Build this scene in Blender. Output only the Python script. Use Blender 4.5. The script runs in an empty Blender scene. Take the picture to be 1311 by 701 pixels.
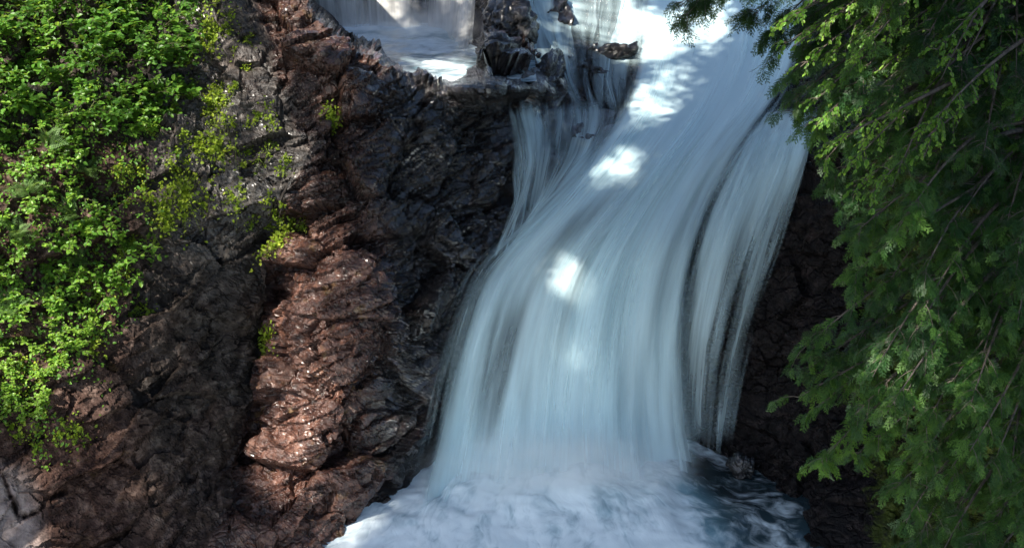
import bpy, math, random
import numpy as np

# ------------------------------------------------------------------ camera, light, exposure
SC = bpy.context.scene
COL = SC.collection
R = math.radians
CAM = np.array([0.0, 0.0, 13.2])
PITCH = R(20)
FPX = 655.5 / math.tan(R(20))
cd = bpy.data.cameras.new('camera')
cam = bpy.data.objects.new('camera', cd)
COL.objects.link(cam)
cam.location = CAM
cam.rotation_euler = (R(90) - PITCH, 0, 0)
cd.sensor_width = 36
cd.lens = 18 / math.tan(R(20))
cd.clip_end = 500
SC.camera = cam

SUN = np.array([-0.50, -0.42, 0.76])
SUN /= np.linalg.norm(SUN)
w = bpy.data.worlds.new('World')
SC.world = w
w.use_nodes = True
nt = w.node_tree
bg = nt.nodes['Background']
sky = nt.nodes.new('ShaderNodeTexSky')
sky.sky_type = 'NISHITA'
sky.sun_disc = False
sky.sun_elevation = math.asin(SUN[2])
sky.sun_rotation = math.atan2(SUN[0], SUN[1])
nt.links.new(sky.outputs[0], bg.inputs[0])
bg.inputs[1].default_value = 0.078
sl = bpy.data.lights.new('sun', 'SUN')
sl.energy = 5.0
sl.angle = R(0.8)
sl.color = (1.0, 0.93, 0.82)
so = bpy.data.objects.new('sun', sl)
COL.objects.link(so)
so.rotation_euler = (0, math.acos(SUN[2]), math.atan2(SUN[1], SUN[0]))
SC.view_settings.view_transform = 'Standard'
SC.view_settings.look = 'None'
SC.view_settings.exposure = 1.65
SC.view_settings.gamma = 1
SC.cycles.max_bounces = 8
SC.cycles.transparent_max_bounces = 24
SC.cycles.use_denoising = True

rng = np.random.default_rng(7)

# ------------------------------------------------------------------ helpers
UP = np.array([0, math.sin(PITCH), math.cos(PITCH)])
FW = np.array([0, math.cos(PITCH), -math.sin(PITCH)])
RT = np.array([1.0, 0, 0])


def at(px, py, Y):
    """a point of the place: the direction (px, py) at the horizontal distance Y"""
    px, py, Y = np.broadcast_arrays(np.asarray(px, float), np.asarray(py, float), np.asarray(Y, float))
    x = (px - 655.5) / FPX
    y = (350.5 - py) / FPX
    d = FW + x[..., None] * RT + y[..., None] * UP
    return CAM + d * (Y / d[..., 1])[..., None]


def norm(v):
    return v / np.maximum(np.linalg.norm(v, axis=-1, keepdims=True), 1e-9)


def _hash(ix, iy, iz, seed):
    h = (ix.astype(np.uint32) * np.uint32(374761393) + iy.astype(np.uint32) * np.uint32(668265263)
         + iz.astype(np.uint32) * np.uint32(2147483647) + np.uint32((seed * 974634777) & 0xffffffff))
    h = (h ^ (h >> np.uint32(13))) * np.uint32(1274126177)
    h = h ^ (h >> np.uint32(16))
    h = h * np.uint32(2246822519)
    return h ^ (h >> np.uint32(15))


def rnd(ix, iy, iz, seed):
    return _hash(ix, iy, iz, seed).astype(np.float64) / 4294967295.0


def vnoise(P, seed=0):
    """smooth 3-D value noise, 0..1"""
    i = np.floor(P).astype(np.int64)
    f = P - i
    f = f * f * f * (f * (f * 6 - 15) + 10)
    out = 0
    for dx in (0, 1):
        wx = f[..., 0] if dx else 1 - f[..., 0]
        for dy in (0, 1):
            wy = f[..., 1] if dy else 1 - f[..., 1]
            for dz in (0, 1):
                wz = f[..., 2] if dz else 1 - f[..., 2]
                out = out + wx * wy * wz * rnd(i[..., 0] + dx, i[..., 1] + dy, i[..., 2] + dz, seed)
    return out


def fbm(P, octs=4, seed=0, gain=0.5, ridged=False):
    a, s, t = 1.0, 0.0, 0.0
    for k in range(octs):
        n = vnoise(P * (2.03 ** k) + 17.3 * k, seed + k) * 2 - 1
        if ridged:
            n = 1 - 2 * np.abs(n)
        s = s + a * n
        t += a
        a *= gain
    return s / t


def blocks(P, seed=0, tilt=0.5):
    """rock facets: every cell is a tilted plane with its own step; returns height and closeness to a joint"""
    i = np.floor(P).astype(np.int64)
    F1 = np.full(P.shape[:-1], 9.0)
    F2 = F1.copy()
    H = np.zeros(P.shape[:-1])
    for dx in (-1, 0, 1):
        for dy in (-1, 0, 1):
            for dz in (-1, 0, 1):
                c = i + np.array([dx, dy, dz])
                a, b, d = c[..., 0], c[..., 1], c[..., 2]
                fp = c + np.stack([rnd(a, b, d, seed), rnd(a, b, d, seed + 1), rnd(a, b, d, seed + 2)], -1)
                v = P - fp
                D = np.sqrt((v * v).sum(-1))
                h = (rnd(a, b, d, seed + 3) - 0.5) + tilt * (
                    v[..., 0] * (rnd(a, b, d, seed + 4) * 2 - 1) + v[..., 1] * (rnd(a, b, d, seed + 5) * 2 - 1)
                    + v[..., 2] * (rnd(a, b, d, seed + 6) * 2 - 1))
                near = D < F1
                F2 = np.where(near, F1, np.minimum(F2, D))
                H = np.where(near, h, H)
                F1 = np.where(near, D, F1)
    return H, F2 - F1


def blur(A, s):
    k = np.exp(-0.5 * (np.arange(-int(3 * s), int(3 * s) + 1) / s) ** 2)
    k /= k.sum()
    r = len(k) // 2
    for ax in (0, 1):
        B = np.pad(A, [(r, r) if q == ax else (0, 0) for q in (0, 1)], mode='edge')
        A = np.apply_along_axis(lambda m: np.convolve(m, k, 'valid'), ax, B)
    return A


def smooth(a, b, x):
    t = np.clip((x - a) / (b - a), 0, 1)
    return t * t * (3 - 2 * t)


def link(name, me, parent=None, mat=None):
    o = bpy.data.objects.new(name, me)
    COL.objects.link(o)
    if parent is not None:
        o.parent = parent
    if mat is not None:
        me.materials.append(mat)
    return o


def tag(o, label=None, cat=None, group=None, kind=None):
    if label: o['label'] = label
    if cat: o['category'] = cat
    if group: o['group'] = group
    if kind: o['kind'] = kind
    return o


def empty(name, loc):
    o = bpy.data.objects.new(name, None)
    COL.objects.link(o)
    o.location = loc
    o.empty_display_size = 0.2
    return o


def mesh(name, V, F, sm=False, attrs=None):
    """V (n,3), F (m,k) of one polygon size"""
    me = bpy.data.meshes.new(name)
    F = np.asarray(F, np.int32)
    m, k = F.shape
    me.vertices.add(len(V))
    me.vertices.foreach_set('co', np.ascontiguousarray(V, np.float32).ravel())
    me.loops.add(m * k)
    me.loops.foreach_set('vertex_index', np.ascontiguousarray(F).ravel())
    me.polygons.add(m)
    me.polygons.foreach_set('loop_start', np.arange(0, m * k, k, dtype=np.int32))
    me.polygons.foreach_set('loop_total', np.full(m, k, np.int32))
    me.polygons.foreach_set('use_smooth', np.full(m, bool(sm)))
    for an, av in (attrs or {}).items():
        av = np.asarray(av, np.float32)
        if av.ndim == 1:
            t = me.attributes.new(an, 'FLOAT', 'POINT')
            t.data.foreach_set('value', av)
        else:
            t = me.attributes.new(an, 'FLOAT_VECTOR', 'POINT')
            t.data.foreach_set('vector', av.ravel())
    me.update(calc_edges=True)
    return me


def grid_faces(ny, nx):
    j, i = np.mgrid[0:ny - 1, 0:nx - 1]
    a = j * nx + i
    return np.stack([a, a + nx, a + nx + 1, a + 1], -1).reshape(-1, 4)


def scatter(T, TF, O, A, S):
    """copies of the template T (m,3) with frames A (n,3,3: rows = x, y, z axes), origins O, scales S"""
    n, m = len(O), len(T)
    S = np.asarray(S, float)
    if S.ndim == 1:
        S = np.repeat(S[:, None], 3, 1)
    V = np.einsum('nmk,nkd->nmd', T[None] * S[:, None, :], A) + O[:, None, :]
    F = (TF[None] + (np.arange(n) * m)[:, None, None]).reshape(-1, TF.shape[1])
    return V.reshape(-1, 3), F


def frames(y, z):
    """rows x, y, z from a direction y and a rough normal z"""
    y = norm(y)
    x = norm(np.cross(y, z))
    z = np.cross(x, y)
    return np.stack([x, y, z], 1)


def tubes(paths, sides=6):
    """paths: list of (points (n,3), radii (n,)) -> V, F quads"""
    VV, FF, off = [], [], 0
    for P, r in paths:
        P = np.asarray(P, float)
        r = np.asarray(r, float)
        n = len(P)
        T = norm(np.gradient(P, axis=0))
        ref = np.where(np.abs(T[:, 2:3]) > 0.9, np.array([[1.0, 0, 0]]), np.array([[0, 0, 1.0]]))
        X = norm(np.cross(T, ref))
        Z = np.cross(X, T)
        a = np.linspace(0, 2 * math.pi, sides, endpoint=False)
        ring = P[:, None] + r[:, None, None] * (np.cos(a)[None, :, None] * X[:, None] + np.sin(a)[None, :, None] * Z[:, None])
        VV.append(ring.reshape(-1, 3))
        j, i = np.mgrid[0:n - 1, 0:sides]
        b = (i + 1) % sides
        FF.append(np.stack([j * sides + i, j * sides + b, (j + 1) * sides + b, (j + 1) * sides + i], -1).reshape(-1, 4) + off)
        off += n * sides
    return np.concatenate(VV), np.concatenate(FF)


def bez(p0, p1, p2, n):
    t = np.linspace(0, 1, n)[:, None]
    return (1 - t) ** 2 * p0 + 2 * t * (1 - t) * p1 + t * t * p2


# ------------------------------------------------------------------ materials
class NT:
    def __init__(s, name):
        s.m = bpy.data.materials.new(name)
        s.m.use_nodes = True
        s.t = s.m.node_tree
        s.t.nodes.clear()
        s.out = s.n('ShaderNodeOutputMaterial')

    def n(s, kind, **kw):
        nd = s.t.nodes.new(kind)
        for k, v in kw.items():
            if hasattr(nd, k):
                setattr(nd, k, v)
            else:
                nd.inputs[k.replace('_', ' ')].default_value = v
        return nd

    def l(s, a, b):
        s.t.links.new(a, b)

    def math(s, op, a, b=None, clamp=False):
        nd = s.t.nodes.new('ShaderNodeMath')
        nd.operation = op
        nd.use_clamp = clamp
        for k, v in enumerate((a, b)):
            if v is None: continue
            if isinstance(v, (int, float)): nd.inputs[k].default_value = v
            else: s.l(v, nd.inputs[k])
        return nd.outputs[0]

    def noise(s, vec, scale, detail=4, rough=0.55, dist=0.0):
        nd = s.n('ShaderNodeTexNoise')
        nd.inputs['Scale'].default_value = scale
        nd.inputs['Detail'].default_value = detail
        nd.inputs['Roughness'].default_value = rough
        nd.inputs['Distortion'].default_value = dist
        if vec is not None: s.l(vec, nd.inputs['Vector'])
        return nd.outputs['Fac']

    def ramp(s, f, stops):
        nd = s.n('ShaderNodeValToRGB')
        e = nd.color_ramp.elements
        while len(e) < len(stops): e.new(0.5)
        for q, (p, c) in zip(e, stops):
            q.position = p
            q.color = (*c, 1) if len(c) == 3 else c
        s.l(f, nd.inputs[0])
        return nd.outputs[0]

    def mix(s, f, a, b, mode='MIX'):
        nd = s.n('ShaderNodeMix', data_type='RGBA', blend_type=mode)
        if isinstance(f, (int, float)): nd.inputs[0].default_value = f
        else: s.l(f, nd.inputs[0])
        for k, v in ((6, a), (7, b)):
            if isinstance(v, tuple): nd.inputs[k].default_value = (*v, 1)
            else: s.l(v, nd.inputs[k])
        return nd.outputs[2]

    def attr(s, name, out='Fac'):
        nd = s.n('ShaderNodeAttribute', attribute_name=name)
        return nd.outputs[out]

    def mapr(s, v, a, b, c=0.0, d=1.0):
        nd = s.n('ShaderNodeMapRange', interpolation_type='SMOOTHSTEP')
        s.l(v, nd.inputs[0])
        for k, x in zip((1, 2, 3, 4), (a, b, c, d)):
            if isinstance(x, (int, float)): nd.inputs[k].default_value = x
            else: s.l(x, nd.inputs[k])
        return nd.outputs[0]


def rock_mat(name, wet=0.0):
    t = NT(name)
    pos = t.n('ShaderNodeNewGeometry').outputs['Position']
    hl = not wet
    n1 = t.noise(pos, 0.9, 6, 0.6, 0.4)
    n2 = t.noise(pos, 5.0, 6, 0.65)
    n3 = t.noise(pos, 22.0, 5, 0.7)
    red = t.attr('red')      # red-brown rock or grey-brown earth
    moss_shade = t.attr('moss')
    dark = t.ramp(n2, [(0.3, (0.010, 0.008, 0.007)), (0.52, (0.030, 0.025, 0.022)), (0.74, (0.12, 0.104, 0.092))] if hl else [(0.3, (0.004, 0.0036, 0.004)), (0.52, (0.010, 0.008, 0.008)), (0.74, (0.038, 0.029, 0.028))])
    redc = t.ramp(n2, [(0.28, (0.016, 0.008, 0.006)), (0.5, (0.085, 0.036, 0.025)), (0.72, (0.25, 0.125, 0.085))])
    f = t.math('ADD', red, t.math('MULTIPLY', t.math('SUBTRACT', n1, 0.5), 0.6 if hl else 1.2), True)
    c = t.mix(f, dark, redc)
    ochre = t.mapr(t.noise(pos, 2.3, 5, 0.6, 0.3), 0.60, 0.72)
    c = t.mix(t.math('MULTIPLY', ochre, t.math('MULTIPLY', red, 0.6)), c, (0.22, 0.13, 0.035))
    speck = t.mapr(n3, 0.60, 0.75)
    c = t.mix(t.math('MULTIPLY', speck, 0.35), c, (0.16, 0.13, 0.115))
    mo = t.mapr(t.math('ADD', moss_shade, t.math('MULTIPLY', t.math('SUBTRACT', t.noise(pos, 4.0, 6, 0.7), 0.5), 1.4)), 0.55, 0.8)
    c = t.mix(mo, c, t.ramp(n3, [(0.3, (0.018, 0.028, 0.006)), (0.7, (0.08, 0.10, 0.02))]))
    c = t.mix(t.math('MULTIPLY', t.attr('pale'), 0.75), c, t.ramp(n2, [(0.3, (0.17, 0.13, 0.12)), (0.7, (0.42, 0.36, 0.34))]))
    bs = t.n('ShaderNodeBsdfPrincipled')
    wetn = t.attr('wet')
    t.l(c, bs.inputs['Base Color'])
    rg = t.mapr(t.noise(pos, 3.0, 5, 0.6), 0.35, 0.65, 0.22 if wet else 0.42, 0.5 if wet else 0.8)
    rg2 = t.math('SUBTRACT', rg, t.math('MULTIPLY', wetn, 0.30), True)
    t.l(t.math('MAXIMUM', rg2, 0.14), bs.inputs['Roughness'])
    t.l(t.mapr(wetn, 0.0, 0.3, 0.12, 0.6), bs.inputs['Specular IOR Level'])
    t.l(t.math('MULTIPLY', wetn, t.mapr(t.noise(pos, 1.7, 4, .6), .38, .62, .2, 1.1), True), bs.inputs['Coat Weight'])
    bs.inputs['Coat Roughness'].default_value = 0.22
    h = t.math('ADD', t.math('MULTIPLY', n2, 0.10), t.math('MULTIPLY', n3, 0.20))
    h = t.math('ADD', h, t.math('MULTIPLY', t.noise(pos, 70, 3, 0.6), 0.10))
    vo = t.n('ShaderNodeTexVoronoi', feature='DISTANCE_TO_EDGE')
    mp = t.n('ShaderNodeMapping')
    mp.inputs['Rotation'].default_value = (0.15, 0.42, 0.1)
    mp.inputs['Scale'].default_value = (1.9, 1.9, 3.4)
    wv = t.n('ShaderNodeVectorMath', operation='ADD')
    nn = t.n('ShaderNodeTexNoise')
    nn.inputs['Scale'].default_value = 3.0
    t.l(pos, nn.inputs['Vector'])
    sc = t.n('ShaderNodeVectorMath', operation='SCALE')
    sc.inputs[3].default_value = 0.35
    t.l(nn.outputs['Color'], sc.inputs[0])
    t.l(pos, wv.inputs[0]); t.l(sc.outputs[0], wv.inputs[1])
    t.l(wv.outputs[0], mp.inputs[0]); t.l(mp.outputs[0], vo.inputs['Vector'])
    vo.inputs['Scale'].default_value = 1.0
    cr = t.mapr(vo.outputs['Distance'], 0.0, 0.10)
    h = t.math('ADD', h, t.math('MULTIPLY', cr, 0.22))
    for sc_, am_ in ((0.9, 1.0), (2.6, 0.62), (6.5, 0.26)):           # broken faces: every chip has its own level and tilt
        v2 = t.n('ShaderNodeTexVoronoi', feature='F1')
        v2.inputs['Scale'].default_value = sc_
        t.l(mp.outputs[0], v2.inputs['Vector'])
        dt = t.n('ShaderNodeVectorMath', operation='DOT_PRODUCT')
        sb = t.n('ShaderNodeVectorMath', operation='SUBTRACT')
        s3 = t.n('ShaderNodeVectorMath', operation='SCALE'); s3.inputs[3].default_value = sc_
        t.l(mp.outputs[0], s3.inputs[0])
        s4 = t.n('ShaderNodeVectorMath', operation='SCALE'); s4.inputs[3].default_value = sc_
        t.l(v2.outputs['Position'], s4.inputs[0])
        t.l(s3.outputs[0], sb.inputs[0]); t.l(s4.outputs[0], sb.inputs[1])
        c2 = t.n('ShaderNodeVectorMath', operation='SUBTRACT'); c2.inputs[1].default_value = (.5, .5, .5)
        t.l(v2.outputs['Color'], c2.inputs[0])
        t.l(sb.outputs[0], dt.inputs[0]); t.l(c2.outputs[0], dt.inputs[1])
        ms = t.mapr(t.noise(pos, 0.8 + .35 * sc_, 2, .5), .38, .62, .15, 1.2)
        h = t.math('ADD', h, t.math('MULTIPLY', t.math('MULTIPLY', dt.outputs['Value'], ms), am_))
    bp = t.n('ShaderNodeBump')
    bp.inputs['Strength'].default_value = 0.9 if wet else 0.75
    bp.inputs['Distance'].default_value = 0.15 if wet else 0.11
    t.l(h, bp.inputs['Height'])
    t.l(bp.outputs[0], bs.inputs['Normal'])
    t.l(bs.outputs[0], t.out.inputs[0])
    return t.m


def water_mat(name, k1, k2, k3, con, tint=(0.65, 0.85, 0.90), lo=0.30, hi=0.95, amax=1.0, seedoff=0.0, vs=1.0):
    """falling white water: flow-drawn strands, thinner water lets the rock behind show"""
    t = NT(name)
    fl = t.n('ShaderNodeAttribute', attribute_name='flow').outputs['Vector']

    def st(ku, kv, det, dist):
        mp = t.n('ShaderNodeMapping')
        mp.inputs['Scale'].default_value = (ku, kv * vs, 1)
        mp.inputs['Location'].default_value = (seedoff, seedoff * 0.7, seedoff)
        t.l(fl, mp.inputs[0])
        return t.noise(mp.outputs[0], 1.0, det, 0.5, dist)
    a, b, c = st(k1, 0.16, 2, 0.3), st(k2, 0.30, 3, 0.2), st(k3, 0.6, 3, 0.1)
    s = t.math('ADD', t.math('ADD', t.math('MULTIPLY', a, 0.50), t.math('MULTIPLY', b, 0.32)), t.math('MULTIPLY', c, 0.18))
    d = t.attr('dens')
    al = t.math('ADD', d, t.math('MULTIPLY', t.math('SUBTRACT', s, 0.5), con))
    al = t.mapr(al, lo, hi, 0.0, amax)
    al = t.math('MULTIPLY', al, t.mapr(d, 0.0, 0.15))
    df = t.n('ShaderNodeBsdfDiffuse')
    df.inputs[0].default_value = (*tint, 1)
    tl = t.n('ShaderNodeBsdfTranslucent')
    tl.inputs[0].default_value = (*tint, 1)
    gl = t.n('ShaderNodeBsdfGlossy')
    gl.inputs[0].default_value = (0.9, 0.9, 0.9, 1)
    gl.inputs[1].default_value = 0.45
    m1 = t.n('ShaderNodeMixShader'); m1.inputs[0].default_value = 0.22
    t.l(df.outputs[0], m1.inputs[1]); t.l(tl.outputs[0], m1.inputs[2])
    m2 = t.n('ShaderNodeMixShader'); m2.inputs[0].default_value = 0.06
    t.l(m1.outputs[0], m2.inputs[1]); t.l(gl.outputs[0], m2.inputs[2])
    tr = t.n('ShaderNodeBsdfTransparent')
    m3 = t.n('ShaderNodeMixShader')
    t.l(al, m3.inputs[0]); t.l(tr.outputs[0], m3.inputs[1]); t.l(m2.outputs[0], m3.inputs[2])
    bp = t.n('ShaderNodeBump')
    bp.inputs['Strength'].default_value = 0.22
    bp.inputs['Distance'].default_value = 0.10
    t.l(s, bp.inputs['Height'])
    for x in (df, tl, gl): t.l(bp.outputs[0], x.inputs['Normal'])
    t.l(m3.outputs[0], t.out.inputs[0])
    return t.m


def pool_mat(name):
    t = NT(name)
    pos = t.n('ShaderNodeNewGeometry').outputs['Position']
    foam = t.attr('foam')
    fl = t.n('ShaderNodeAttribute', attribute_name='flow').outputs['Vector']
    n = t.math('ADD', t.math('MULTIPLY', t.noise(fl, 0.9, 3, 0.55, 0.7), 0.62), t.math('MULTIPLY', t.noise(fl, 3.4, 4, 0.6, 0.8), 0.38))
    f = t.mapr(t.math('ADD', foam, t.math('MULTIPLY', t.math('SUBTRACT', n, 0.5), 3.0)), 0.22, 1.10)
    wa = t.n('ShaderNodeBsdfPrincipled')
    t.l(t.mix(t.mapr(foam, .25, .85), (0.012, 0.022, 0.026), (0.16, 0.31, 0.38)), wa.inputs['Base Color'])      # air bubbles pale the water
    wa.inputs['Roughness'].default_value = 0.18
    fo = t.n('ShaderNodeBsdfPrincipled')
    fo.inputs['Base Color'].default_value = (0.78, 0.88, 0.92, 1)
    fo.inputs['Roughness'].default_value = 0.7
    bp = t.n('ShaderNodeBump')
    bp.inputs['Strength'].default_value = 0.25
    bp.inputs['Distance'].default_value = 0.10
    t.l(n, bp.inputs['Height'])
    t.l(bp.outputs[0], wa.inputs['Normal']); t.l(bp.outputs[0], fo.inputs['Normal'])
    mx = t.n('ShaderNodeMixShader')
    t.l(f, mx.inputs[0]); t.l(wa.outputs[0], mx.inputs[1]); t.l(fo.outputs[0], mx.inputs[2])
    t.l(mx.outputs[0], t.out.inputs[0])
    return t.m


def leaf_mat(name, c0, c1, c2, tr=0.45, rough=0.45, yel=0.5):
    t = NT(name)
    v = t.attr('var')
    c = t.ramp(v, [(0.0, c0), (0.55, c1), (1.0, c2)])
    bs = t.n('ShaderNodeBsdfPrincipled')
    t.l(c, bs.inputs['Base Color'])
    bs.inputs['Roughness'].default_value = rough
    bs.inputs['Specular IOR Level'].default_value = 0.35
    tl = t.n('ShaderNodeBsdfTranslucent')
    t.l(t.mix(yel, c, (0.45, 0.60, 0.06), 'MIX') if tr > 0.3 else c, tl.inputs[0])
    mx = t.n('ShaderNodeMixShader')
    mx.inputs[0].default_value = tr
    t.l(bs.outputs[0], mx.inputs[1]); t.l(tl.outputs[0], mx.inputs[2])
    t.l(mx.outputs[0], t.out.inputs[0])
    return t.m


def bark_mat(name, c0, c1):
    t = NT(name)
    pos = t.n('ShaderNodeNewGeometry').outputs['Position']
    mp = t.n('ShaderNodeMapping')
    mp.inputs['Scale'].default_value = (14, 14, 2.5)
    t.l(pos, mp.inputs[0])
    n = t.noise(mp.outputs[0], 1.0, 5, 0.6, 0.3)
    bs = t.n('ShaderNodeBsdfPrincipled')
    t.l(t.ramp(n, [(0.3, c0), (0.7, c1)]), bs.inputs['Base Color'])
    bs.inputs['Roughness'].default_value = 0.85
    bp = t.n('ShaderNodeBump'); bp.inputs['Strength'].default_value = 0.7; bp.inputs['Distance'].default_value = 0.03
    t.l(n, bp.inputs['Height']); t.l(bp.outputs[0], bs.inputs['Normal'])
    t.l(bs.outputs[0], t.out.inputs[0])
    return t.m


M_ROCK = rock_mat('wet_rock', 1)
M_HILL = rock_mat('earth_and_rock', 0)
M_LEAF = leaf_mat('shrub_leaf', (0.040, 0.12, 0.018), (0.10, 0.245, 0.030), (0.22, 0.37, 0.045), 0.45, 0.4)
M_FERN = leaf_mat('fern_leaf', (0.06, 0.12, 0.035), (0.11, 0.20, 0.06), (0.20, 0.29, 0.09), 0.4, 0.6)
M_TUFT = leaf_mat('tuft_leaf', (0.10, 0.17, 0.012), (0.21, 0.30, 0.02), (0.34, 0.40, 0.04), 0.45, 0.5)
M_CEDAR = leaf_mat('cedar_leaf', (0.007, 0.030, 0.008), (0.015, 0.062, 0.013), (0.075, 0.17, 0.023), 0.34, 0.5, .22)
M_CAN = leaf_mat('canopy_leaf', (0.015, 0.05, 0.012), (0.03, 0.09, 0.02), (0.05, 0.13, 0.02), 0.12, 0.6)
M_STEM = bark_mat('green_stem', (0.05, 0.06, 0.02), (0.12, 0.11, 0.05))
M_BARK = bark_mat('bark', (0.035, 0.028, 0.022), (0.15, 0.12, 0.095))
M_DEAD = bark_mat('dead_wood', (0.12, 0.11, 0.10), (0.28, 0.26, 0.24))

# ------------------------------------------------------------------ the gorge as one relief
STEP = 2.2
GX = np.arange(-420, 1600, STEP)
GY = np.arange(-130, 900, STEP)
PX, PY = np.meshgrid(GX, GY)


def columns(table, PX, PY, sg):
    xs = sorted(table)
    cols = []
    for x in xs:
        k = sorted(table[x])
        cols.append(np.interp(GY, [p for p, _ in k], [v for _, v in k]))
    C = np.stack(cols, 1)
    A = np.stack([np.interp(GX, xs, C[r]) for r in range(len(GY))])
    return blur(A, sg / STEP)


FGT = {
    -420: [(-130, 26), (0, 24.0), (100, 22.8), (200, 21.8), (300, 21), (400, 20.4), (500, 19.6), (600, 18.9), (700, 18.4), (900, 17)],
    -270: [(-130, 27), (0, 24.9), (100, 23.6), (200, 22.6), (300, 21.8), (400, 21.1), (500, 20.3), (600, 19.7), (700, 19.2), (900, 17.5)],
    0: [(-130, 28.5), (0, 26.0), (100, 24.7), (200, 23.7), (300, 22.9), (400, 22.2), (500, 21.5), (600, 20.9), (700, 20.3), (900, 18.3)],
    150: [(-130, 29), (0, 26.4), (100, 25.2), (200, 24.2), (300, 23.5), (400, 22.9), (500, 22.3), (600, 21.6), (700, 20.9), (900, 18.8)],
    260: [(-130, 29.5), (0, 27.0), (100, 25.8), (200, 24.8), (300, 24.1), (400, 23.7), (500, 22.9), (600, 22.0), (700, 20.7), (900, 18.2)],
    335: [(-130, 29.8), (0, 27.2), (100, 25.9), (200, 25.0), (300, 24.5), (400, 24.0), (500, 23.2), (600, 22.2), (700, 20.6), (900, 18)],
    400: [(-130, 30), (0, 27.6), (20, 27.0), (100, 25.9), (200, 25.1), (300, 24.1), (400, 23.1), (500, 22.6), (600, 21.9), (650, 21.6), (700, 21.2), (900, 19)],
    450: [(40, 27.2), (100, 26.1), (200, 25.3), (300, 24.0), (400, 22.95), (500, 22.5), (600, 22.3), (650, 22.15), (700, 21.8), (900, 20)],
    520: [(60, 27.6), (100, 27.0), (150, 26.2), (200, 25.7), (300, 24.6), (400, 23.7), (500, 23.4), (600, 23.0), (650, 22.4), (700, 21.8), (900, 20.4)],
    600: [(0, 29.5), (60, 28.4), (108, 27.4), (150, 26.9), (200, 26.5), (300, 25.4), (400, 24.8), (500, 24.5), (600, 24.3), (650, 24), (700, 23.0), (900, 21.5)],
    650: [(-130, 36), (0, 32.5), (60, 30.8), (90, 28.6), (140, 27.8), (170, 27.4), (220, 27.0), (300, 26.0), (400, 25.3), (500, 24.9), (600, 24.6), (700, 23.3), (900, 22)],
    720: [(-130, 37), (0, 33.5), (60, 31.6), (100, 30.5), (150, 29.0), (200, 27.6), (300, 26.0), (400, 25.4), (500, 25.1), (600, 24.8), (700, 23.6), (900, 22)],
    800: [(-130, 38), (0, 34.2), (60, 32.2), (100, 31), (150, 29.3), (200, 27.9), (300, 26.2), (400, 25.5), (500, 25.2), (600, 24.9), (700, 23.6), (900, 22)],
    900: [(-130, 38), (0, 34.5), (60, 32.2), (100, 31), (150, 29.4), (200, 28.0), (300, 26.4), (400, 25.6), (500, 25.2), (600, 24.8), (700, 22.8), (900, 21)],
    1000: [(-130, 37), (0, 33.8), (60, 31.8), (100, 30.4), (150, 28.6), (200, 27.2), (300, 26.0), (400, 25.3), (500, 24.8), (600, 23.8), (650, 22.6), (700, 21.3), (900, 19)],
    1050: [(-130, 34), (0, 31), (100, 28.8), (150, 27.2), (200, 26.2), (300, 25.4), (400, 24.8), (500, 24.3), (600, 23.2), (700, 21.0), (900, 18.6)],
    1110: [(-130, 30), (0, 28.0), (100, 26.6), (200, 25.4), (300, 24.8), (400, 24.2), (500, 23.6), (600, 22.7), (700, 20.9), (900, 18.4)],
    1200: [(-130, 28), (0, 26.0), (100, 25.0), (200, 24.2), (300, 23.6), (400, 23.2), (500, 22.6), (600, 21.8), (700, 20.6), (900, 18)],
    1311: [(-130, 26), (0, 24.5), (200, 23.0), (400, 22.0), (600, 20.8), (700, 20.0), (900, 17.5)],
    1600: [(-130, 24), (0, 22.5), (200, 21.0), (400, 20.0), (600, 19.0), (700, 18.0), (900, 16)],
}
BGT = {
    -270: [(-130, 37), (0, 35.2), (45, 34.4), (70, 31.9), (100, 29.5), (200, 28)],
    400: [(-130, 37), (0, 35.0), (45, 34.4), (70, 31.9), (100, 29.5), (200, 28)],
    560: [(-130, 37), (0, 35.0), (50, 34.2), (70, 31.9), (96, 29.6), (108, 28.2), (130, 27.4), (200, 26.5)],
    610: [(-130, 36.5), (0, 34.4), (40, 33.2), (70, 31.2), (92, 29.5), (102, 27.9), (130, 27.2), (200, 26.5)],
    660: [(-130, 36), (0, 32.5), (60, 30.8), (90, 28.6), (130, 27.9), (200, 27.0)],
    1600: [(-130, 36), (0, 32.5), (60, 31), (100, 29.9), (130, 28.8), (200, 27.5)],
}
YF = columns(FGT, PX, PY, 14)
YB = columns(BGT, PX, PY, 8)
CX = [-270, 330, 385, 400, 425, 445, 480, 500, 515, 535, 560, 580, 600, 622, 640, 1600]
CY = [-400, -400, -60, 8, 30, 42, 58, 84, 90, 96, 98, 106, 108, 112, -400, -400]
CREST = np.interp(GX, CX, CY) + 7 * (fbm(np.stack([GX / 18, GX * 0, GX * 0], -1), 3, 5))
mk = smooth(-3, 3, PY - CREST[None, :])
mk[:, GX > 640] = 1
Y0 = YB + (YF - YB) * mk
Y0 = blur(Y0, 1.2)
Y0 = Y0 - 1.5 * np.exp(-((PX - 645) / 52) ** 2 - ((PY - 113) / 14) ** 2)
# crease of the gully beside the red spur
crease = np.interp(PY, [150, 250, 330, 450, 560, 700], [395, 372, 345, 335, 318, 300])
dcr = PX - crease
Y0 = Y0 + smooth(180, 330, PY) * 0.55 * np.exp(-(dcr / 26.0) ** 2) * smooth(760, 600, PY)
P0 = at(PX, PY, Y0)


def grid_normals(P):
    du = np.gradient(P, axis=1)
    dv = np.gradient(P, axis=0)
    return norm(np.cross(du, -dv)) * 1.0


N0 = np.stack([blur(grid_normals(P0)[..., k], 4) for k in range(3)], -1)
N0 = norm(N0)
if (N0 * (CAM - P0)).sum(-1).mean() < 0:
    N0 = -N0
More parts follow.
